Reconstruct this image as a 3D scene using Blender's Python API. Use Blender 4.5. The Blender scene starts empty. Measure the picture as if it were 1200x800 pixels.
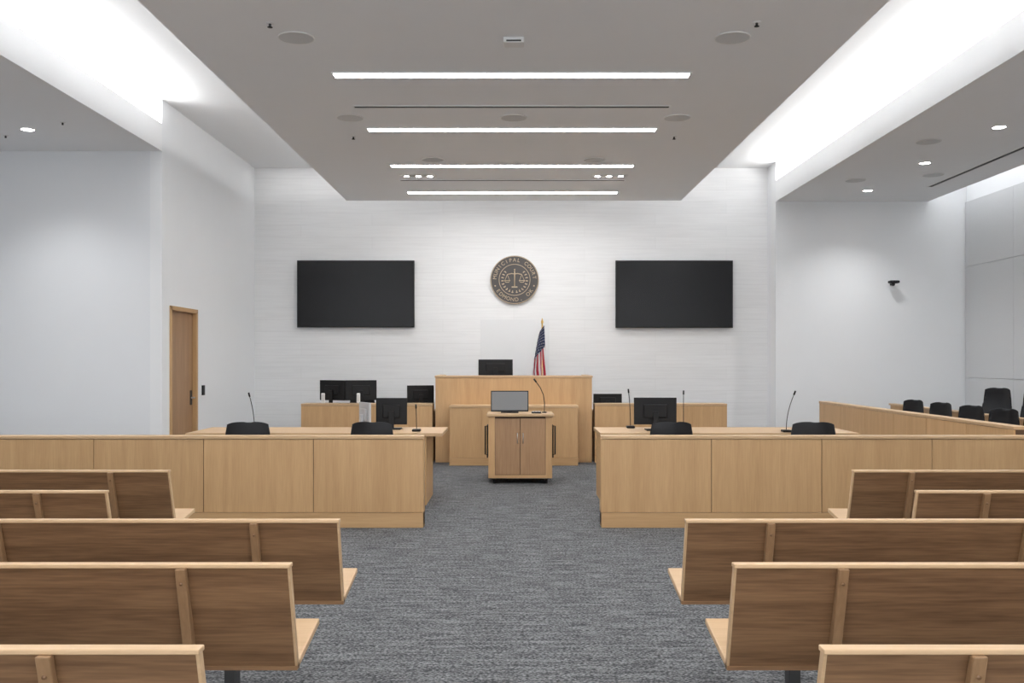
import bpy, bmesh, math
from mathutils import Matrix, Vector, Euler
sc = bpy.context.scene
try:
    sc.view_settings.view_transform = 'Standard'
    sc.view_settings.look = 'None'
except Exception: pass

# ------------------------------------------------------------------ materials
def nmat(name):
    m = bpy.data.materials.new(name); m.use_nodes = True
    nt = m.node_tree; b = nt.nodes['Principled BSDF']
    return m, nt, b
def N(nt, t, **kw):
    n = nt.nodes.new(t)
    for k, v in kw.items(): setattr(n, k, v)
    return n
def plain(name, col, rough=0.5, metal=0.0, noise=0.04, scale=40, bump=0.0, spec=None):
    m, nt, b = nmat(name)
    tc = N(nt, 'ShaderNodeTexCoord'); nz = N(nt, 'ShaderNodeTexNoise')
    nz.inputs['Scale'].default_value = scale; nz.inputs['Detail'].default_value = 3
    nt.links.new(tc.outputs['Object'], nz.inputs['Vector'])
    r = N(nt, 'ShaderNodeValToRGB')
    r.color_ramp.elements[0].color = (*[max(0, c*(1-noise)) for c in col], 1)
    r.color_ramp.elements[1].color = (*[min(1, c*(1+noise)) for c in col], 1)
    nt.links.new(nz.outputs['Fac'], r.inputs['Fac']); nt.links.new(r.outputs['Color'], b.inputs['Base Color'])
    b.inputs['Roughness'].default_value = rough; b.inputs['Metallic'].default_value = metal
    if spec is not None: b.inputs['Specular IOR Level'].default_value = spec
    if bump:
        bp = N(nt, 'ShaderNodeBump'); bp.inputs['Strength'].default_value = bump; bp.inputs['Distance'].default_value = 0.002
        nt.links.new(nz.outputs['Fac'], bp.inputs['Height']); nt.links.new(bp.outputs['Normal'], b.inputs['Normal'])
    return m
def emis(name, col, s):
    m, nt, b = nmat(name)
    b.inputs['Base Color'].default_value = (*col, 1)
    b.inputs['Emission Color'].default_value = (*col, 1); b.inputs['Emission Strength'].default_value = s
    return m
def wood(name, light, dark, axis='Z', rough=0.45, fine=1.0, contrast=1.0):
    m, nt, b = nmat(name)
    tc = N(nt, 'ShaderNodeTexCoord'); geo = N(nt, 'ShaderNodeNewGeometry')
    mul = N(nt, 'ShaderNodeMath', operation='MULTIPLY'); mul.inputs[1].default_value = 37.0
    nt.links.new(geo.outputs['Random Per Island'], mul.inputs[0])
    add = N(nt, 'ShaderNodeVectorMath', operation='ADD')
    nt.links.new(tc.outputs['Object'], add.inputs[0]); nt.links.new(mul.outputs[0], add.inputs[1])
    mp = N(nt, 'ShaderNodeMapping')
    s = {'X': (0.5, 10, 10), 'Y': (10, 0.5, 10), 'Z': (10, 10, 0.5)}[axis]
    mp.inputs['Scale'].default_value = s
    nt.links.new(add.outputs[0], mp.inputs['Vector'])
    n1 = N(nt, 'ShaderNodeTexNoise'); n1.inputs['Scale'].default_value = 1.1*fine; n1.inputs['Detail'].default_value = 4
    n1.inputs['Distortion'].default_value = 0.6
    n2 = N(nt, 'ShaderNodeTexNoise'); n2.inputs['Scale'].default_value = 9*fine; n2.inputs['Detail'].default_value = 3
    nt.links.new(mp.outputs[0], n1.inputs['Vector']); nt.links.new(mp.outputs[0], n2.inputs['Vector'])
    mx = N(nt, 'ShaderNodeMath', operation='MULTIPLY_ADD'); mx.inputs[1].default_value = 0.45
    nt.links.new(n2.outputs['Fac'], mx.inputs[0])
    m3 = N(nt, 'ShaderNodeMath', operation='MULTIPLY'); m3.inputs[1].default_value = 0.55
    nt.links.new(n1.outputs['Fac'], m3.inputs[0]); nt.links.new(m3.outputs[0], mx.inputs[2])
    r = N(nt, 'ShaderNodeValToRGB')
    r.color_ramp.elements[0].position = 0.5-0.17/contrast; r.color_ramp.elements[0].color = (*dark, 1)
    r.color_ramp.elements[1].position = 0.5+0.17/contrast; r.color_ramp.elements[1].color = (*light, 1)
    nt.links.new(mx.outputs[0], r.inputs['Fac'])
    hs = N(nt, 'ShaderNodeHueSaturation')
    mr = N(nt, 'ShaderNodeMapRange'); mr.inputs['To Min'].default_value = 0.96; mr.inputs['To Max'].default_value = 1.04
    nt.links.new(geo.outputs['Random Per Island'], mr.inputs['Value']); nt.links.new(mr.outputs[0], hs.inputs['Value'])
    nt.links.new(r.outputs['Color'], hs.inputs['Color']); nt.links.new(hs.outputs['Color'], b.inputs['Base Color'])
    b.inputs['Roughness'].default_value = rough
    return m

M = {}
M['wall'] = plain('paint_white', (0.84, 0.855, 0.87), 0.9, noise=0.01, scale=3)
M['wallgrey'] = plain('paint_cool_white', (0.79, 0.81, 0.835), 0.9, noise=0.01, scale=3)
M['ceil'] = plain('ceiling_paint', (0.88, 0.895, 0.915), 0.9, noise=0.01, scale=3)
M['ceilw'] = plain('ceiling_white', (0.88, 0.89, 0.90), 0.9, noise=0.01, scale=3)
M['panelgrey'] = plain('acoustic_fabric', (0.64, 0.655, 0.67), 0.95, noise=0.05, scale=60)
OL, OD = (0.61, 0.385, 0.19), (0.50, 0.30, 0.137)
M['oakZ'] = wood('oak_vertical', OL, OD, 'Z')
M['oakX'] = wood('oak_horizontal', OL, OD, 'X')
M['oakY'] = wood('oak_depth', OL, OD, 'Y')
M['oaklightX'] = wood('oak_light_edge', (0.60, 0.41, 0.24), (0.51, 0.335, 0.185), 'X')
M['benchX'] = wood('bench_veneer', (0.28, 0.155, 0.076), (0.145, 0.074, 0.035), 'X', 0.42, 1.5, 1.3)
M['benchZ'] = wood('bench_batten_oak', (0.36, 0.21, 0.108), (0.26, 0.15, 0.073), 'Z', 0.4)
M['doorwood'] = wood('door_oak', (0.42, 0.25, 0.13), (0.31, 0.175, 0.088), 'Z')
M['gap'] = plain('shadow_gap_stain', (0.10, 0.06, 0.035), 0.8)
M['black'] = plain('black_plastic', (0.009, 0.009, 0.010), 0.5, spec=.3)
M['leather'] = plain('black_leather', (0.012, 0.013, 0.016), 0.45, bump=0.3, scale=150, spec=.35)
M['screen'] = plain('screen_glass', (0.006, 0.006, 0.007), 0.25, noise=0.0, spec=.25)
M['screengrey'] = plain('screen_grey_reflection', (0.20, 0.21, 0.22), 0.25, noise=0.02)  # room reflection put into the grey base colour, no emission
M['silver'] = plain('silver_plastic', (0.45, 0.46, 0.48), 0.35, noise=0.02)
M['metal'] = plain('brushed_steel', (0.55, 0.55, 0.56), 0.3, 1.0)
M['steel'] = plain('dark_steel', (0.06, 0.06, 0.06), 0.5, 0.5)
M['white'] = plain('white_plastic', (0.8, 0.8, 0.8), 0.5, noise=0.01)
M['spk'] = plain('speaker_grille', (0.64, 0.65, 0.66), 0.8, noise=0.1, scale=300)
M['led'] = emis('led_diffuser', (1, 0.995, 0.99), 36)
M['ledspot'] = emis('led_spot', (1, 0.98, 0.95), 40)
M['gold'] = plain('gold_brass', (0.75, 0.5, 0.15), 0.35, 0.9)
M['sealdark'] = plain('seal_dark_bronze', (0.075, 0.07, 0.068), 0.6)
M['sealtan'] = plain('seal_tan', (0.50, 0.39, 0.27), 0.5)
M['red'] = plain('flag_red', (0.40, 0.015, 0.035), 0.8); M['fwhite'] = plain('flag_white', (0.75, 0.75, 0.76), 0.8)
M['blue'] = plain('flag_blue', (0.008, 0.015, 0.07), 0.8)
M['panelwall'] = plain('smooth_wall_panel', (0.76, 0.77, 0.78), 0.6, noise=0.01)

def tile_mat():
    m, nt, b = nmat('stone_plank_wall')
    tc = N(nt, 'ShaderNodeTexCoord'); sx = N(nt, 'ShaderNodeSeparateXYZ'); cx = N(nt, 'ShaderNodeCombineXYZ')
    nt.links.new(tc.outputs['Object'], sx.inputs[0]); nt.links.new(sx.outputs['X'], cx.inputs['X']); nt.links.new(sx.outputs['Z'], cx.inputs['Y'])
    br = N(nt, 'ShaderNodeTexBrick'); br.inputs['Scale'].default_value = 1.0
    br.inputs['Brick Width'].default_value = 2.4; br.inputs['Row Height'].default_value = 0.2
    br.inputs['Mortar Size'].default_value = 0.003; br.inputs['Mortar Smooth'].default_value = 0.3
    br.inputs['Color1'].default_value = (0.81, 0.815, 0.82, 1); br.inputs['Color2'].default_value = (0.835, 0.84, 0.845, 1)
    br.inputs['Mortar'].default_value = (0.75, 0.75, 0.755, 1)
    nt.links.new(cx.outputs[0], br.inputs['Vector'])
    mp = N(nt, 'ShaderNodeMapping'); mp.inputs['Scale'].default_value = (0.8, 14, 1)
    nt.links.new(cx.outputs[0], mp.inputs['Vector'])
    nz = N(nt, 'ShaderNodeTexNoise'); nz.inputs['Scale'].default_value = 2; nz.inputs['Detail'].default_value = 6
    nt.links.new(mp.outputs[0], nz.inputs['Vector'])
    r = N(nt, 'ShaderNodeValToRGB'); r.color_ramp.elements[0].position = 0.3; r.color_ramp.elements[1].position = 0.6
    r.color_ramp.elements[0].color = (0.95, 0.95, 0.95, 1); r.color_ramp.elements[1].color = (1, 1, 1, 1)
    nt.links.new(nz.outputs['Fac'], r.inputs['Fac'])
    mx = N(nt, 'ShaderNodeMix', data_type='RGBA', blend_type='MULTIPLY'); mx.inputs['Factor'].default_value = 1
    nt.links.new(br.outputs['Color'], mx.inputs[6]); nt.links.new(r.outputs['Color'], mx.inputs[7])
    nt.links.new(mx.outputs[2], b.inputs['Base Color']); b.inputs['Roughness'].default_value = 0.8
    return m
M['tile'] = tile_mat()
def carpet_mat():
    m, nt, b = nmat('woven_carpet')
    tc = N(nt, 'ShaderNodeTexCoord')
    def noise(scale, sc3, det=2):
        mp = N(nt, 'ShaderNodeMapping'); mp.inputs['Scale'].default_value = sc3
        nt.links.new(tc.outputs['Object'], mp.inputs['Vector'])
        z = N(nt, 'ShaderNodeTexNoise'); z.inputs['Scale'].default_value = scale; z.inputs['Detail'].default_value = det
        nt.links.new(mp.outputs[0], z.inputs['Vector']); return z
    a = noise(1, (55, 120, 1)); c = noise(1, (4, 26, 1), 3)
    v = N(nt, 'ShaderNodeTexVoronoi'); mp = N(nt, 'ShaderNodeMapping'); mp.inputs['Scale'].default_value = (80, 100, 1)
    nt.links.new(tc.outputs['Object'], mp.inputs['Vector']); nt.links.new(mp.outputs[0], v.inputs['Vector'])
    v.inputs['Scale'].default_value = 1
    s1 = N(nt, 'ShaderNodeMath', operation='MULTIPLY_ADD'); s1.inputs[1].default_value = 0.55
    nt.links.new(a.outputs['Fac'], s1.inputs[0])
    s2 = N(nt, 'ShaderNodeMath', operation='MULTIPLY'); s2.inputs[1].default_value = 0.30
    nt.links.new(c.outputs['Fac'], s2.inputs[0]); nt.links.new(s2.outputs[0], s1.inputs[2])
    s3 = N(nt, 'ShaderNodeMath', operation='MULTIPLY_ADD'); s3.inputs[1].default_value = -0.22
    nt.links.new(v.outputs['Distance'], s3.inputs[0]); nt.links.new(s1.outputs[0], s3.inputs[2])
    r = N(nt, 'ShaderNodeValToRGB')
    r.color_ramp.elements[0].position = 0.24; r.color_ramp.elements[0].color = (0.050, 0.052, 0.055, 1)
    r.color_ramp.elements[1].position = 0.46; r.color_ramp.elements[1].color = (0.28, 0.285, 0.293, 1)
    nt.links.new(s3.outputs[0], r.inputs['Fac']); nt.links.new(r.outputs['Color'], b.inputs['Base Color'])
    b.inputs['Roughness'].default_value = 1.0; b.inputs['Specular IOR Level'].default_value = 0.1
    bp = N(nt, 'ShaderNodeBump'); bp.inputs['Strength'].default_value = 0.4; bp.inputs['Distance'].default_value = 0.004
    nt.links.new(s3.outputs[0], bp.inputs['Height']); nt.links.new(bp.outputs['Normal'], b.inputs['Normal'])
    return m
M['carpet'] = carpet_mat()

# ------------------------------------------------------------------ builder
class B:
    def __init__(s, name, origin=(0, 0, 0)):
        s.name = name; s.o = Vector(origin); s.v = []; s.f = []; s.mi = []; s.sm = []; s.mats = []
    def _m(s, k):
        if k not in s.mats: s.mats.append(k)
        return s.mats.index(k)
    def bm(s, bm, mat, M4=None, smooth=False):
        if M4 is not None: bm.transform(M4)
        bm.normal_update(); off = len(s.v); k = s._m(mat)
        bm.verts.index_update()
        for v in bm.verts: s.v.append(v.co.copy())
        for f in bm.faces:
            s.f.append([off+v.index for v in f.verts]); s.mi.append(k); s.sm.append(smooth)
        bm.free()
    def box(s, x0, x1, y0, y1, z0, z1, mat, bev=0.0, seg=2, rot=None, smooth=False):
        bm = bmesh.new(); bmesh.ops.create_cube(bm, size=1)
        bmesh.ops.scale(bm, vec=(x1-x0, y1-y0, z1-z0), verts=bm.verts)
        if bev: bmesh.ops.bevel(bm, geom=bm.edges[:], offset=bev, segments=seg, profile=0.5, affect='EDGES')
        c = Matrix.Translation(((x0+x1)/2, (y0+y1)/2, (z0+z1)/2))
        if rot: c = c @ Euler(rot).to_matrix().to_4x4()
        s.bm(bm, mat, c, smooth)
    def cyl(s, p1, p2, r, mat, r2=None, seg=20, smooth=True):
        p1 = Vector(p1); p2 = Vector(p2); d = p2-p1
        bm = bmesh.new(); bmesh.ops.create_cone(bm, cap_ends=True, segments=seg, radius1=r, radius2=r if r2 is None else r2, depth=d.length)
        q = Vector((0, 0, 1)).rotation_difference(d.normalized())
        s.bm(bm, mat, Matrix.Translation((p1+p2)/2) @ q.to_matrix().to_4x4(), smooth and seg > 8)
    def sph(s, c, r, mat, sc=(1, 1, 1)):
        bm = bmesh.new(); bmesh.ops.create_uvsphere(bm, u_segments=16, v_segments=10, radius=r)
        s.bm(bm, mat, Matrix.Translation(c) @ Matrix.Diagonal((*sc, 1)), True)
    def tube(s, pts, r, mat, seg=8):
        pts = [Vector(p) for p in pts]; off = len(s.v); k = s._m(mat); n = len(pts)
        for i, p in enumerate(pts):
            d = (pts[min(i+1, n-1)]-pts[max(i-1, 0)]).normalized()
            a = d.orthogonal().normalized() if i == 0 else (a - d*a.dot(d)).normalized()
            c = d.cross(a)
            for j in range(seg):
                t = 2*math.pi*j/seg; s.v.append(p+(a*math.cos(t)+c*math.sin(t))*r)
        for i in range(n-1):
            for j in range(seg):
                j2 = (j+1) % seg
                s.f.append([off+i*seg+j, off+i*seg+j2, off+(i+1)*seg+j2, off+(i+1)*seg+j]); s.mi.append(k); s.sm.append(True)
        s.f.append([off+j for j in range(seg)][::-1]); s.mi.append(k); s.sm.append(False)
        s.f.append([off+(n-1)*seg+j for j in range(seg)]); s.mi.append(k); s.sm.append(False)
    def prismx(s, prof, x0, x1, mat, x0b=None, bev=0.0):
        bm = bmesh.new(); n = len(prof)
        a = [bm.verts.new((x0, y, z)) for y, z in prof]; b = [bm.verts.new((x1, y, z)) for y, z in prof]
        bm.faces.new(a); bm.faces.new(b[::-1])
        for i in range(n): bm.faces.new((a[i], b[i], b[(i+1) % n], a[(i+1) % n]))
        bmesh.ops.recalc_face_normals(bm, faces=bm.faces[:])
        if bev: bmesh.ops.bevel(bm, geom=bm.edges[:], offset=bev, segments=2, profile=0.5, affect='EDGES')
        s.bm(bm, mat)
    def done(s, loc=None, rotz=0.0):
        me = bpy.data.meshes.new(s.name)
        me.from_pydata([tuple(v-s.o) for v in s.v], [], s.f)
        for k in s.mats: me.materials.append(M[k])
        me.polygons.foreach_set('material_index', s.mi); me.polygons.foreach_set('use_smooth', s.sm)
        me.update()
        o = bpy.data.objects.new(s.name, me); sc.collection.objects.link(o)
        o.location = s.o if loc is None else loc; o.rotation_euler[2] = rotz
        return o
def dup(o, loc, rotz=0.0):
    n = bpy.data.objects.new(o.name.split('.')[0], o.data); sc.collection.objects.link(n)
    n.location = loc; n.rotation_euler[2] = rotz; return n
def simple(name, *a, **k):
    b = B(name); b.box(*a, **k); return b.done()

# ------------------------------------------------------------------ room shell
HC = 4.77; SB = 4.12; LIP = 4.46
XL = -4.39; XR = 4.30; YB = 15.9; YR = 15.4; YLF = 11.72; Y0 = -2.5; XLL = -7.6; XRR = 7.43
simple('floor', XLL-.1, XRR+.1, Y0-.1, YB+.1, -0.1, 0, 'carpet')
simple('ceiling', XLL-.1, XRR+.1, Y0-.1, YB+.1, HC, HC+.1, 'ceilw')
simple('wall_back', XL, XR, YB, YB+.1, 0, HC, 'tile')
simple('wall_back_right', XR, XRR, YR, YB+.1, 0, HC, 'wall')
DY0, DY1, DH = 11.97, 13.0, 2.21
simple('wall_left_near', XL-.15, XL, YLF, DY0, 0, HC, 'wall')
simple('wall_left_far', XL-.15, XL, DY1, YB+.1, 0, HC, 'wall')
simple('wall_left_header', XL-.15, XL, DY0, DY1, DH, HC, 'wall')
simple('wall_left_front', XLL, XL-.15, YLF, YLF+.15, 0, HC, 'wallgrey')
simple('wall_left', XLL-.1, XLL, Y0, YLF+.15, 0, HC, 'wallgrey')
simple('wall_right', XRR, XRR+.1, Y0, YB+.1, 0, HC, 'wall')
# rear wall; its windows are added out of view so sky light fills the room
w = B('wall_rear')
w.box(XLL, XRR, Y0-.1, Y0, 0, .4, 'wall'); w.box(XLL, XRR, Y0-.1, Y0, 3.9, HC, 'wall')
wx = [-6.9, -3.7, -3.4, -.2, .2, 3.4, 3.7, 6.9]
w.box(XLL, wx[0], Y0-.1, Y0, .4, 3.9, 'wall'); w.box(wx[7], XRR, Y0-.1, Y0, .4, 3.9, 'wall')
for i in (1, 3, 5): w.box(wx[i], wx[i+1], Y0-.1, Y0, .4, 3.9, 'wall')
w.done()
for i in range(4):
    a, c = wx[2*i], wx[2*i+1]; f = B('fill_window_%d' % (i+1))
    for x in (a, (a+c)/2-.02, c-.04): f.box(x, x+.04, Y0-.08, Y0-.02, .4, 3.9, 'steel')
    for z in (.4, 2.2, 3.86): f.box(a, c, Y0-.08, Y0-.02, z, z+.04, 'steel')
    f.done()
p = B('acoustic_wall_panels')
ys = [15.38, 13.9, 12.2, 10.5, 8.8, 7.1, 5.4, 3.7, 2.0]
for i in range(len(ys)-1):
    for z0, z1 in ((0.1, 1.227), (1.233, 3.037), (3.043, 4.10)):
        p.box(XRR-.03, XRR, ys[i+1]+.002, ys[i]-.002, z0, z1, 'panelgrey', bev=.003)
p.done()
d = B('door_1')
d.box(XL-.09, XL-.04, DY0+.05, DY1-.05, 0.005, DH-.05, 'doorwood')
d.box(XL-.14, XL+.02, DY0, DY0+.055, 0, DH, 'oakZ', bev=.003); d.box(XL-.14, XL+.02, DY1-.055, DY1, 0, DH, 'oakZ', bev=.003)
d.box(XL-.14, XL+.02, DY0, DY1, DH-.055, DH, 'oakY', bev=.003)
d.box(XL-.04, XL-.03, DY1-.16, DY1-.10, 0.9, 1.10, 'steel', bev=.003)
d.cyl((XL-.03, DY1-.13, 1.0), (XL+.02, DY1-.13, 1.0), .01, 'metal'); d.cyl((XL+.015, DY1-.13, 1.0), (XL+.015, DY1-.25, 1.0), .009, 'metal')
d.done()
simple('card_reader', XL, XL+.025, 13.2, 13.28, 1.02, 1.16, 'black', bev=.005)
PX = 2.73; PY = 15.33
lz = [8.58, 10.6, 12.56, 14.55, 6.6, 4.6, 2.6, 0.6]
c = B('ceiling_panel'); c.box(-PX, PX, Y0, PY, SB, SB+.18, 'ceil'); c.done()
for i, y in enumerate(lz):
    b = B('linear_ceiling_light'); b.box(-1.64, 1.60, y-.065, y+.065, SB-.012, SB, 'led'); 
    b.box(-1.655, -1.64, y-.075, y+.075, SB-.014, SB, 'white'); b.box(1.60, 1.615, y-.075, y+.075, SB-.014, SB, 'white')
    b.box(-1.655, 1.615, y-.078, y-.065, SB-.014, SB, 'white'); b.box(-1.655, 1.615, y+.065, y+.078, SB-.014, SB, 'white'); b.done()
for y in (9.67, 13.6):
    b = B('slot_air_diffuser'); b.box(-1.64, 1.60, y-.03, y+.03, SB-.004, SB, 'black')
    b.box(-1.65, 1.61, y-.04, y-.03, SB-.006, SB, 'white'); b.box(-1.65, 1.61, y+.03, y+.04, SB-.006, SB, 'white'); b.done()
def disc(name, x, y, r, mat, z=SB, t=.008, ring=None):
    b = B(name); b.cyl((x, y, z-t), (x, y, z), r, mat, seg=40, smooth=False)
    if ring:
        b.tube([(x+r*math.cos(2*math.pi*k/40), y+r*math.sin(2*math.pi*k/40), z-.004) for k in range(41)], .006, ring)
    return b.done()
for x, y in ((-1.76, 7.6), (1.77, 7.6), (-1.76, 10.1), (1.76, 10.1), (0, 10.1), (-1.05, 12.2), (1.05, 12.2)):
    disc('ceiling_speaker', x, y, .14, 'spk', ring='white')
for x, y in ((-1.89, 7.28), (1.88, 7.26), (-1.87, 10.95), (1.87, 10.95)):
    b = B('sprinkler_head'); b.cyl((x, y, SB-.006), (x, y, SB), .03, 'white'); b.cyl((x, y, SB-.03), (x, y, SB-.006), .010, 'steel'); b.cyl((x, y, SB-.034), (x, y, SB-.03), .020, 'black'); b.done()
b = B('ceiling_projector_sensor'); b.box(-.085, .085, 7.58, 7.72, SB-.045, SB, 'white', bev=.008); b.box(-.06, .06, 7.57, 7.59, SB-.038, SB-.028, 'steel'); b.done()
for sx in (-1, 1):
    b = B('downlight_trio'); x = sx*1.35
    b.box(x-.26, x+.26, 13.2, 13.36, SB-.006, SB, 'white')
    for k in (-1, 0, 1):
        b.box(x+k*.165-.06, x+k*.165+.06, 13.22, 13.34, SB-.008, SB-.006, 'spk')
        b.cyl((x+k*.165, 13.28, SB-.012), (x+k*.165, 13.28, SB-.008), .035, 'ledspot')
    b.done()
b = B('ceiling_soffit_left')
b.box(XLL, XL-.06, Y0, YLF, SB, SB+.06, 'ceil'); b.box(XL-.06, XL, Y0, YLF, SB, LIP, 'ceilw'); b.box(-5.6, -5.54, Y0, YLF, SB+.06, HC, 'ceilw'); b.done()
b = B('ceiling_soffit_right')
b.box(XR+.06, 6.74, Y0, YR, SB, SB+.06, 'ceil'); b.box(XR, XR+.06, Y0, YR, SB, LIP, 'ceilw'); b.box(5.5, 5.56, Y0, YR, SB+.06, HC, 'ceilw')
b.box(6.74, 6.8, Y0, YR, SB, SB+.25, 'ceilw'); b.box(6.1, 6.14, Y0, YR, SB+.06, HC, 'ceilw'); b.done()
def down(x, y):
    b = B('recessed_downlight')
    b.tube([(x+.075*math.cos(2*math.pi*k/32), y+.075*math.sin(2*math.pi*k/32), SB-.003) for k in range(33)], .009, 'white')
    b.cyl((x, y, SB-.006), (x, y, SB), .07, 'ledspot', seg=32); b.done()
    l = bpy.data.lights.new('downlight_lamp', 'SPOT'); l.energy = 120; l.spot_size = math.radians(120); l.spot_blend = 1; l.shadow_soft_size = .07
    o = bpy.data.objects.new('downlight_lamp', l); o.location = (x, y, SB-.03); sc.collection.objects.link(o)
for y in (14.4, 12.4, 10.5, 8.6, 6.7, 4.8): down(5.43, y)
for y in (10.6, 8.7, 6.8, 4.8): down(-5.49, y)
b = B('slot_air_diffuser'); b.box(6.22, 6.28, 8.2, 14.1, SB-.004, SB, 'black'); b.box(6.2, 6.22, 8.2, 14.1, SB-.006, SB, 'white'); b.box(6.28, 6.3, 8.2, 14.1, SB-.006, SB, 'white'); b.done()
for x, y in ((4.95, 13.6), (4.95, 11.2)): disc('ceiling_speaker', x, y, .14, 'spk', ring='white')
disc('ceiling_speaker', 5.9, 13.2, .14, 'spk', ring='white')
for x, y in ((-4.95, 10.3), (-5.9, 10.9)): 
    b = B('sprinkler_head'); b.cyl((x, y, SB-.006), (x, y, SB), .03, 'white'); b.cyl((x, y, SB-.03), (x, y, SB-.006), .010, 'steel'); b.done()

def area(name, loc, sx, sy, power, rot=(0, 0, 0), col=(1, .995, .99)):
    l = bpy.data.lights.new(name, 'AREA'); l.shape = 'RECTANGLE'; l.size = sx; l.size_y = sy; l.energy = power; l.color = col
    o = bpy.data.objects.new(name, l); o.location = loc; o.rotation_euler = rot; sc.collection.objects.link(o); return o
TL = math.radians(58)
area('cove_led_left', (-4.85, (Y0+YLF)/2, 4.34), .16, YLF-Y0-.2, 270, (0, math.pi+TL, 0))
area('cove_led_right', (4.76, (Y0+YR)/2, 4.34), .16, YR-Y0-.2, 330, (0, math.pi-TL, 0))
area('cove_led_right_outer', (6.5, (Y0+YR)/2, 4.30), .12, YR-Y0-.2, 170, (0, math.pi+math.radians(35), 0))
# added fill strips hidden on top of the floating panel, brightening the high ceiling
area('panel_top_fill_left', (-2.2, 6.4, 4.33), .12, 17.4, 70, (0, math.pi-math.radians(40), 0))
area('panel_top_fill_right', (2.2, 6.4, 4.33), .12, 17.4, 55, (0, math.pi+math.radians(40), 0))
area('wall_wash_led', (0, 15.5, 4.74), 8.2, .12, 15, (math.radians(5), 0, 0))

# ------------------------------------------------------------------ bar rail
BY0, BY1, BH = 8.46, 8.60, 0.825
def bar(name, x0, x1, edges):
    b = B(name)
    b.box(x0, x1, BY0+.01, BY1, .02, BH-.03, 'gap')
    b.box(x0-.0, x1+.0, BY0-.01, BY1+.01, BH-.025, BH, 'oaklightX', bev=.003)
    b.box(x0, x1, BY0-.012, BY1, 0, .135, 'oakX', bev=.002)
    for i in range(len(edges)-1):
        b.box(edges[i]+.003, edges[i+1]-.003, BY0-.002, BY0+.02, .139, BH-.029, 'oakZ', bev=.001)
        b.box(edges[i]+.003, edges[i+1]-.003, BY1-.01, BY1+.006, .139, BH-.029, 'oakZ', bev=.001)
    for xe in (x0, x1): b.box(xe-.003, xe+.003, BY0+.0, BY1+.0, .135, BH-.025, 'oakZ')
    b.done()
bar('bar_rail', XLL+.01, -.815, [-.815-.99*k for k in range(6, -1, -1)] )
bar('bar_rail', .79, XRR-.04, [.79+.993*k for k in range(0, 7)])

# ------------------------------------------------------------------ benches
def bench(x_in, length, z0, side):
    x_out = x_in+side*length
    b = B('courtroom_bench', (x_in, z0, 0))
    def xr(a, c): return (min(a, c), max(a, c))
    th = .024; zb = .505; dy = .105
    def back(x0, x1, mat):
        b.prismx([(z0, .848), (z0+th, .848), (z0+dy+th, zb), (z0+dy, zb)], x0, x1, mat)
    a, c = xr(x_in, x_out)
    back(a+.008, c-.008, 'benchX')
    back(a, a+.008, 'oaklightX'); back(c-.008, c, 'oaklightX')
    b.prismx([(z0-.008, .848), (z0-.008, .861), (z0+.032, .861), (z0+.032, .848)], a-.002, c+.002, 'oaklightX', bev=.003)
    b.prismx([(z0+dy-.004, zb-.012), (z0+dy+.03, zb-.012), (z0+dy+.03, zb+.002), (z0+dy-.004, zb+.002)], a, c, 'benchX')
    b.prismx([(z0+dy+.005, zb+.012), (z0+.45, .568), (z0+.455, .545), (z0+dy+.01, zb-.012)], a, c, 'oaklightX', bev=.004)
    k = .34
    while k < length-.1:
        x = x_in+side*k
        b.prismx([(z0-.022, .848), (z0+.0, .848), (z0+dy, zb), (z0+dy-.035, zb)], x-.0165, x+.0165, 'benchZ', bev=.003)
        b.cyl((x, z0-.005, .80), (x, z0-.0135, .80), .005, 'benchX', seg=10)
        if k+.2 < length:
            x = x+side*.16
            b.prismx([(z0+dy-.01, zb-.012), (z0+.40, .537), (z0+.36, .47), (z0+dy+.02, .44)], x-.022, x+.022, 'steel')
            b.box(x-.025, x+.025, z0+.20, z0+.27, .015, .50, 'steel', bev=.005)
            b.box(x-.05, x+.05, z0+.10, z0+.38, 0, .015, 'steel', bev=.003)
        k += 1.04
    b.done()
rows = [(5.50, 1.99, 2.02), (4.63, 1.99, 2.01), (3.785, .695, .705), (2.957, .695, .705), (2.089, .69, .70)]
for y, xr_, xl_ in rows:
    bench(xr_, 5.6-xr_, y, 1); bench(-xl_, 5.6-xl_, y, -1)

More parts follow.
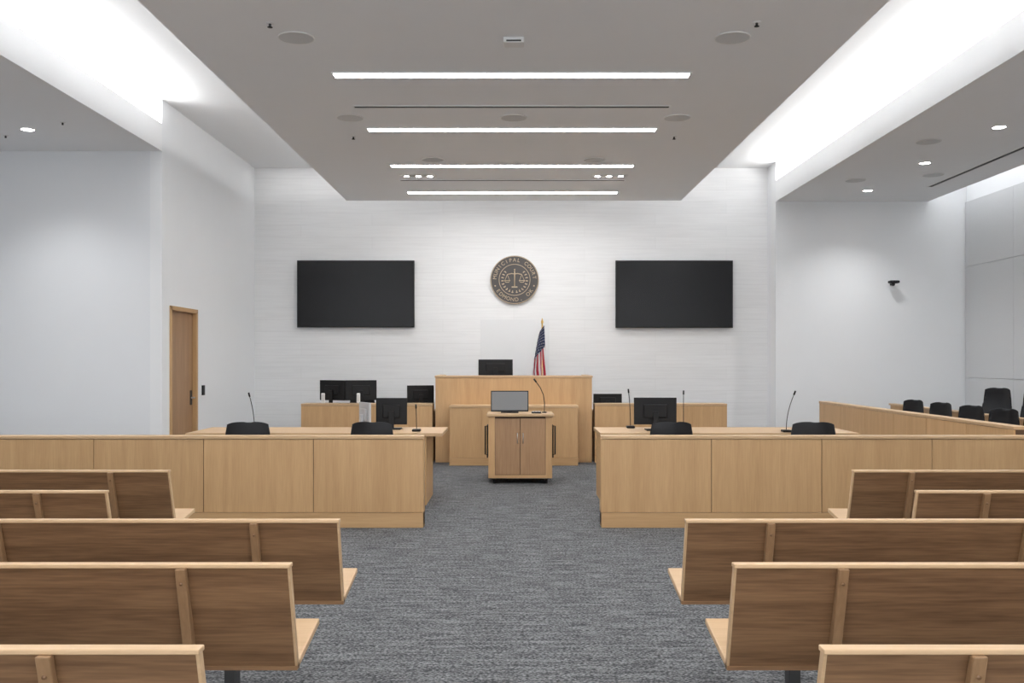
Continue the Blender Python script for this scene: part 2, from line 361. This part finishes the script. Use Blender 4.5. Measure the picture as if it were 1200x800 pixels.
# ------------------------------------------------------------------ office chair
def chair(name, loc, rz, seat=.47, top=.92):
    b = B(name)
    for k in range(5):
        a = 2*math.pi*k/5+.3; dx, dy = math.cos(a), math.sin(a)
        b.tube([(0, 0, .11), (dx*.15, dy*.15, .10), (dx*.27, dy*.27, .07)], .018, 'black')
        b.cyl((dx*.28-dy*.02, dy*.28+dx*.02, .03), (dx*.28+dy*.02, dy*.28-dx*.02, .03), .03, 'black', seg=14)
        b.cyl((dx*.27, dy*.27, .03), (dx*.27, dy*.27, .075), .01, 'steel', seg=10)
    b.cyl((0, 0, .08), (0, 0, seat-.08), .03, 'steel')
    b.box(-.12, .12, -.12, .12, seat-.10, seat-.06, 'steel', bev=.01)
    b.box(-.25, .25, -.24, .26, seat-.07, seat+.02, 'leather', bev=.035, seg=4, smooth=True)
    bm = bmesh.new(); bmesh.ops.create_grid(bm, x_segments=12, y_segments=12, size=1)
    h = top-(seat+.06)
    for v in bm.verts:
        u, t = v.co.x, (v.co.y+1)/2
        wid = .225*(1-.10*max(0, t-.5)*2)
        zz = seat+.06+t*h
        if t > .8: zz -= (abs(u)**4)*.03*(t-.8)/.2
        v.co = Vector((u*wid, -.25-.05*t+.05*u*u-.02*math.sin(t*3.1), zz))
    bmesh.ops.solidify(bm, geom=bm.faces[:], thickness=.045)
    bmesh.ops.recalc_face_normals(bm, faces=bm.faces[:])
    bmesh.ops.bevel(bm, geom=[e for e in bm.edges if e.calc_face_angle(0) > .9], offset=.014, segments=3, profile=.5, affect='EDGES')
    b.bm(bm, 'leather', None, True)
    b.tube([(0, -.05, seat-.08), (0, -.27, seat-.07), (0, -.32, seat+.02), (0, -.31, seat+.2)], .022, 'black')
    for sx in (-1, 1):
        b.tube([(sx*.2, 0, seat-.06), (sx*.29, 0, seat-.04), (sx*.29, -.02, seat+.16)], .013, 'black')
        b.box(sx*.29-.035, sx*.29+.035, -.15, .11, seat+.155, seat+.185, 'black', bev=.012)
    return b.done(loc, rz)
ch = chair('office_chair', (-2.63, 9.4, 0), .15)
dup(ch, (-1.36, 9.42, 0), -.1); dup(ch, (1.52, 9.42, 0), .08); dup(ch, (2.95, 9.4, 0), -.12)
jc = chair('jury_chair', (5.45, 13.3, 0), math.pi/2+.3, .46, .96)
for y in (12.45, 11.6, 10.8, 10.0): dup(jc, (5.45, y, 0), math.pi/2+.35+.1*math.sin(y*7))
for y in (12.95, 12.1, 11.25, 10.4): dup(jc, (6.50, y, .18), math.pi/2+.3+.15*math.sin(y*5))

# ------------------------------------------------------------------ counsel tables
def table(name, x0, x1, y0, y1, panelx):
    b = B(name, ((x0+x1)/2, (y0+y1)/2, 0)); H = .755
    b.box(x0, x1, y0, y1, H-.035, H, 'oaklightX', bev=.003)
    for px in panelx: b.box(px-.02, px+.02, y0+.04, y1-.02, 0, H-.035, 'oakZ', bev=.002)
    b.box(panelx[0]+.02, panelx[-1]-.02, y1-.12, y1-.095, .12, H-.035, 'oakX')
    b.done(); return H
table('counsel_table', -3.40, -.74, 9.72, 10.6, [-3.2, -2.05, -.93])
table('counsel_table', .90, 3.58, 9.72, 10.6, [.95, 2.2, 3.4])

def monitor(name, loc, w, h, rz=0, lift=.10, back='black', face='screen', stand='black'):
    b = B(name)
    b.box(-w/2, w/2, -.012, .012, lift, lift+h, back, bev=.004)
    b.box(-w/2+.012, w/2-.012, .012, .014, lift+.018, lift+h-.012, face)
    b.box(-w*.28, w*.28, -.032, -.010, lift+h*.25, lift+h*.75, back, bev=.01)
    b.box(-.03, .03, -.055, -.03, .01, lift+h*.5, stand, bev=.004)
    b.box(-.11, .11, -.12, .06, 0, .012, stand, bev=.004)
    return b.done(loc, rz)
def mic(loc, top, name='gooseneck_microphone'):
    b = B(name); x, y, z = top
    b.box(-.045, .045, -.05, .05, 0, .025, 'black', bev=.008)
    pts = []
    for i in range(13):
        t = i/12; pts.append((x*t*t, y*t*t, .02+z*t))
    b.tube(pts, .004, 'black'); p = Vector(pts[-1]); q = (p-Vector(pts[-3])).normalized()
    b.cyl(p, p+q*.045, .009, 'black')
    return b.done(loc)
T = .756
mic((-2.72, 9.85, T), (-.05, 0, .35)); mic((-1.03, 9.95, T), (-.01, .05, .22))
mic((1.80, 9.95, T), (.0, 0, .37)); mic((2.86, 9.85, T), (.08, 0, .37)); mic((1.30, 10.45, T), (-.02, 0, .37))
monitor('computer_monitor', (-1.34, 10.3, T), .34, .29, 0, .05)
monitor('computer_monitor', (1.53, 10.15, T), .46, .29, 0, .06)
monitor('computer_monitor', (-1.60, 10.1, T), .30, .26, math.radians(-60), .04, 'silver', 'screengrey', 'silver')

# ------------------------------------------------------------------ clerk desks
def clerk(name, x0, x1):
    b = B(name, ((x0+x1)/2, 13.9, 0)); H = .87; Y = 13.9
    b.box(x0, x1, Y+.01, Y+.04, .02, H-.03, 'gap')
    b.box(x0, x1, Y-.01, Y+.30, H-.03, H, 'oaklightX', bev=.003); b.box(x0, x1, Y-.01, Y+.04, 0, .1, 'oakX')
    b.box(x0, x1, Y+.2, Y+.95, .71, .745, 'oakX', bev=.003)
    b.box(x0, x0+.03, Y+.04, Y+.95, 0, .71, 'oakZ'); b.box(x1-.03, x1, Y+.04, Y+.95, 0, .71, 'oakZ')
    b.box(x0, x0+.03, Y+.04, Y+.28, .71, H-.03, 'oakZ'); b.box(x1-.03, x1, Y+.04, Y+.28, .71, H-.03, 'oakZ')
    n = 2; wd = (x1-x0)/n
    for i in range(n): b.box(x0+i*wd+.002, x0+(i+1)*wd-.002, Y-.004, Y+.012, .104, H-.034, 'oakZ', bev=.001)
    b.done()
clerk('clerk_desk', -3.15, -1.20); clerk('clerk_desk', 1.20, 3.16)
D = .746
monitor('computer_monitor', (-2.80, 14.5, D), .46, .31, math.radians(-25), .15)
monitor('computer_monitor', (-2.36, 14.5, D), .48, .31, math.radians(12), .15)
monitor('computer_monitor', (-1.44, 14.5, D), .42, .28, math.radians(18), .10)
monitor('computer_monitor', (1.45, 14.5, D), .44, .22, 0, .03)
for x in (-2.86, -2.33):
    b = B('desk_speaker'); b.box(x-.025, x+.025, 14.06, 14.11, .871, 1.02, 'white', bev=.01); b.box(x-.018, x+.018, 14.055, 14.061, .90, 1.0, 'spk'); b.done()
dup(ch, (-2.5, 15.25, 0), math.pi)

# ------------------------------------------------------------------ judge bench
b = B('judge_bench', (0, 13.5, 0))
def face(x0, x1, y, z0, z1, n=1):
    wd = (x1-x0)/n
    for i in range(n): b.box(x0+i*wd+.002, x0+(i+1)*wd-.002, y-.004, y+.014, z0, z1, 'oakZ', bev=.001)
b.box(-.92, .92, 13.51, 13.95, 0, .83, 'oakZ'); b.box(-.93, .93, 13.49, 13.95, .83, .86, 'oaklightX', bev=.003)
face(-.92, .92, 13.5, .115, .826, 4); b.box(-.925, .925, 13.485, 13.6, 0, .11, 'oakX', bev=.002)
b.box(-1.16, 1.16, 13.91, 13.99, 0, 1.255, 'oakZ'); b.box(-1.17, 1.17, 13.89, 14.22, 1.255, 1.285, 'oaklightX', bev=.003)
b.box(-1.16, -1.10, 13.99, 15.0, 0, 1.255, 'oakZ'); b.box(1.10, 1.16, 13.99, 15.0, 0, 1.255, 'oakZ')
b.box(-1.17, -1.08, 14.2, 15.02, 1.255, 1.285, 'oakY'); b.box(1.08, 1.17, 14.2, 15.02, 1.255, 1.285, 'oakY')
face(-1.16, 1.16, 13.9, .02, 1.25, 1)
b.box(-1.10, 1.10, 13.99, 14.75, 1.05, 1.085, 'oakX')
b.box(-1.10, 1.10, 13.99, 15.88, 0, .30, 'carpet')
b.done()
monitor('computer_monitor', (-.28, 14.5, 1.086), .53, .25, 0, .19)
chair('judge_chair', (-.12, 15.15, .301), math.pi, .5, .93)
p = B('wall_panel_judge'); p.box(-.56, .60, YB-.012, YB, 1.25, 2.21, 'panelwall', bev=.002); p.done()

# ------------------------------------------------------------------ flag
fx, fy, fz = .47, 15.45, .301
b = B('us_flag_on_pole', (fx, fy, fz))
b.cyl((fx, fy, fz), (fx, fy, fz+.04), .13, 'gold', r2=.11, seg=32); b.cyl((fx, fy, fz+.04), (fx, fy, fz+.08), .06, 'gold', r2=.02)
b.cyl((fx, fy, fz+.05), (fx, fy, 2.12), .012, 'gold')
b.sph((fx, fy, 2.14), .022, 'gold'); b.cyl((fx, fy, 2.15), (fx, fy, 2.21), .02, 'gold', r2=.002)
nu, nv = 91, 90
off = len(b.v); top, bot = 2.09, .95
for j in range(nv+1):
    t = j/nv
    for i in range(nu+1):
        u = i/nu; spread = .07+.16*min(1, t*1.5)**.8
        ph = u*math.pi*6+1.0*t
        x = fx+.02-spread*(u-.15)+.012*math.cos(ph*.7)*t; y = fy-.03-.035*math.sin(ph)*(0.3+.7*t)-.02*u
        z = top-(top-bot)*t*(1-.06*abs(math.sin(u*3)))-u*.10*(1-t)
        b.v.append(Vector((x, y, z)))
for j in range(nv):
    for i in range(nu):
        t = j/nv; u = i/nu
        if t < .30+.16*u:
            mat = 'blue'
            if (i % 14) in (4, 5, 6) and (j % 8) in (2, 3): mat = 'fwhite'
            if ((i+7) % 14) in (4, 5, 6) and ((j+4) % 8) in (2, 3): mat = 'fwhite'
        else: mat = 'red' if int((u*1.0+t*.35)*8) % 2 == 0 else 'fwhite'
        a = off+j*(nu+1)+i
        b.f.append([a, a+1, a+nu+2, a+nu+1]); b.mi.append(b._m(mat)); b.sm.append(True)
b.done()

# ------------------------------------------------------------------ lectern
b = B('lectern', (.08, 11.5, 0))
LX0, LX1, LY0, LY1 = -.32, .48, 11.46, 12.05
b.box(LX0+.01, LX1-.01, LY0+.03, LY1, .07, .10, 'gap'); b.box(LX0+.02, LX1-.02, LY0+.02, LY1-.02, .10, .82, 'oakZ')
b.box(LX0+.01, LX0+.09, LY0, LY1, .07, .825, 'oakZ', bev=.003); b.box(LX1-.09, LX1-.01, LY0, LY1, .07, .825, 'oakZ', bev=.003)
b.box(LX0+.09, LX1-.09, LY0+.005, LY1, .07, .11, 'oakX')
b.box(LX0+.09, LX1-.09, LY0+.015, LY0+.03, .11, .82, 'gap')
b.box(LX0+.094, .077, LY0+.003, LY0+.03, .115, .80, 'doorwood', bev=.002); b.box(.083, LX1-.094, LY0+.003, LY0+.03, .115, .80, 'doorwood', bev=.002)
b.box(LX0-.01, LX1+.01, LY0-.03, LY1+.02, .825, .855, 'oaklightX', bev=.004)
for x in (.045, .115): b.tube([(x, LY0, .50), (x, LY0-.02, .50), (x, LY0-.02, .62), (x, LY0, .62)], .005, 'metal')
for x in (LX0+.08, LX1-.08):
    for y in (LY0+.08, LY1-.08):
        b.cyl((x-.015, y, .03), (x+.015, y, .03), .03, 'black'); b.box(x-.02, x+.02, y-.02, y+.02, .045, .072, 'steel')
for sx, x in ((-1, LX0), (1, LX1)):
    b.tube([(x+sx*-.01, LY0+.12, .70), (x+sx*.03, LY0+.12, .70), (x+sx*.03, LY0+.12, .35), (x-sx*.01, LY0+.12, .35)], .009, 'black')
    b.box(min(x, x+sx*.015), max(x, x+sx*.015), LY0+.2, LY0+.45, .3, .7, 'black', bev=.004)
b.done()
monitor('lectern_touch_monitor', (-.05, 11.72, .856), .47, .26, math.pi, .015, 'black', 'screengrey')
b = B('gooseneck_microphone'); b.cyl((.38, 11.7, .856), (.38, 11.7, .87), .03, 'black')
b.tube([(.38, 11.7, .86), (.385, 11.7, .98), (.37, 11.69, 1.08), (.33, 11.67, 1.17), (.28, 11.65, 1.24)], .005, 'black'); b.cyl((.28, 11.65, 1.24), (.25, 11.64, 1.28), .011, 'black'); b.done()
b = B('desk_keypad'); b.box(.22, .34, 11.55, 11.66, .856, .875, 'black', bev=.005)
for i in range(3):
    for j in range(3): b.box(.23+.036*i, .255+.036*i, 11.56+.032*j, 11.585+.032*j, .875, .88, 'silver')
b.done()

# ------------------------------------------------------------------ jury box
b = B('jury_box_rail', (4.65, 11.3, 0))
JX, JH = 4.60, .90
b.box(JX+.01, JX+.11, 8.62, 14.1, 0, JH-.03, 'gap'); b.box(JX-.01, JX+.13, 8.62, 14.12, JH-.03, JH, 'oaklightX', bev=.003)
b.box(JX-.01, JX+.12, 8.62, 14.11, 0, .1, 'oakY')
e = [8.62+.914*k for k in range(7)]
for i in range(6):
    b.box(JX-.004, JX+.014, e[i]+.003, e[i+1]-.003, .104, JH-.034, 'oakZ', bev=.001)
    b.box(JX+.10, JX+.118, e[i]+.003, e[i+1]-.003, .104, JH-.034, 'oakZ', bev=.001)
b.box(JX-.004, JX+.12, 14.095, 14.11, .1, JH-.03, 'oakZ')
b.done()
b = B('jury_riser', (6.1, 12, 0))
b.box(6.08, XRR-.031, 8.7, 15.38, 0, .18, 'carpet'); b.box(6.02, 6.08, 8.7, 15.0, 0, .80, 'oakZ'); b.box(6.0, 6.10, 8.7, 15.02, .80, .825, 'oaklightX', bev=.003)
b.done()

# ------------------------------------------------------------------ wall TVs, camera, seal
def tv(name, x0, x1, z0, z1):
    b = B(name, ((x0+x1)/2, YB, 0)); y = YB-.09
    b.box(x0, x1, y, y+.05, z0, z1, 'black', bev=.004); b.box(x0+.015, x1-.015, y-.002, y+.001, z0+.02, z1-.015, 'screen')
    b.box((x0+x1)/2-.4, (x0+x1)/2+.4, y+.05, YB, z0+.2, z1-.2, 'steel'); b.done()
s = 1100/(YB-.09)
def px(x): return (x-602)/s
def pz(y): return 1.5+(423-y)/s
tv('wall_tv', px(348), px(485.5), pz(383.5), pz(305)); tv('wall_tv', px(721.5), px(859), pz(384), pz(305))
b = B('security_camera', (6.2, YR, 2.77)); b.box(6.17, 6.23, YR-.03, YR, 2.74, 2.82, 'black', bev=.005)
b.tube([(6.2, YR-.02, 2.79), (6.2, YR-.10, 2.79)], .015, 'black'); b.box(6.10, 6.26, YR-.20, YR-.08, 2.765, 2.81, 'black', bev=.02, seg=3)
b.sph((6.17, YR-.14, 2.75), .03, 'black'); b.done()

SX, SZ, SR = px(603), pz(327.5), 28.5/s
Y = YB-.04
b = B('courthouse_seal', (SX, YB, SZ))
def ringpts(r, y, n=64): return [(SX+r*math.cos(2*math.pi*k/n), y, SZ+r*math.sin(2*math.pi*k/n)) for k in range(n+1)]
b.cyl((SX, YB-.001, SZ), (SX, Y, SZ), SR, 'sealdark', seg=72, smooth=False)
b.tube(ringpts(SR-.008, Y), .007, 'sealtan'); b.tube(ringpts(SR*.64, Y), .005, 'sealtan')
def letter(chx, ang, r, size, flip):
    cu = bpy.data.curves.new('t', 'FONT'); cu.body = chx; cu.size = size; cu.extrude = .004; cu.align_x = 'CENTER'; cu.align_y = 'CENTER'
    ob = bpy.data.objects.new('t', cu); sc.collection.objects.link(ob)
    bpy.context.view_layer.update(); dg = bpy.context.evaluated_depsgraph_get()
    me = bpy.data.meshes.new_from_object(ob.evaluated_get(dg))
    bm = bmesh.new(); bm.from_mesh(me)
    rz = ang-math.pi/2 if not flip else ang+math.pi/2
    mt = Matrix.Translation((SX+r*math.cos(ang), Y-.003, SZ+r*math.sin(ang))) @ Matrix.Rotation(-rz, 4, 'Y') @ Matrix.Rotation(math.pi/2, 4, 'X')
    b.bm(bm, 'sealtan', mt); bpy.data.objects.remove(ob); bpy.data.meshes.remove(me); bpy.data.curves.remove(cu)
tx = 'MUNICIPAL COURT'
for i, cc in enumerate(tx):
    if cc != ' ': letter(cc, math.radians(173-166*i/(len(tx)-1)), SR*.815, .088, False)
tx = 'EDMOND, OK'
for i, cc in enumerate(tx):
    if cc != ' ': letter(cc, math.radians(214+112*i/(len(tx)-1)), SR*.815, .088, True)
def P(x, z): return (SX+x*SR, Y-.006, SZ+z*SR)
b.tube([P(0, .38), P(0, -.26)], .009, 'sealtan'); b.tube([P(-.3, .22), P(-.12, .26), P(0, .24), P(.12, .26), P(.3, .22)], .008, 'sealtan')
b.box(SX-.12*SR, SX+.12*SR, Y-.012, Y, SZ-.32*SR, SZ-.27*SR, 'sealtan'); b.sph(P(0, .42), .014, 'sealtan')
for q in (-1, 1):
    b.tube([P(q*.3, .22), P(q*.40, -.03)], .004, 'sealtan'); b.tube([P(q*.3, .22), P(q*.20, -.03)], .004, 'sealtan')
    b.tube([P(q*.42, -.03), P(q*.36, -.10), P(q*.24, -.10), P(q*.18, -.03), P(q*.42, -.03)], .006, 'sealtan')
    for k in range(9):
        a = math.radians(-80+k*15)*1; r = .52
        x, z = q*r*math.cos(a), r*math.sin(a)
        b.sph(P(x, z), .013, 'sealtan', (1.3, .4, .8)); b.sph(P(x*.9, z*.9), .009, 'sealtan', (.8, .4, 1.3))
    b.sph(P(q*.80, -.25), .013, 'sealtan', (1, .4, 1))
b.done()

# ------------------------------------------------------------------ world + camera
wd = bpy.data.worlds.new('world'); sc.world = wd; wd.use_nodes = True
wd.node_tree.nodes['Background'].inputs[0].default_value = (.93, .965, 1, 1); wd.node_tree.nodes['Background'].inputs[1].default_value = 3.1
cam = bpy.data.cameras.new('camera'); co = bpy.data.objects.new('camera', cam); sc.collection.objects.link(co)
co.location = (0, 0, 1.5); co.rotation_euler = (math.pi/2, 0, 0)
cam.sensor_width = 36; cam.lens = 36*1100/1200; cam.shift_x = -2/1200; cam.shift_y = 23/1200; cam.clip_start = .05
sc.camera = co
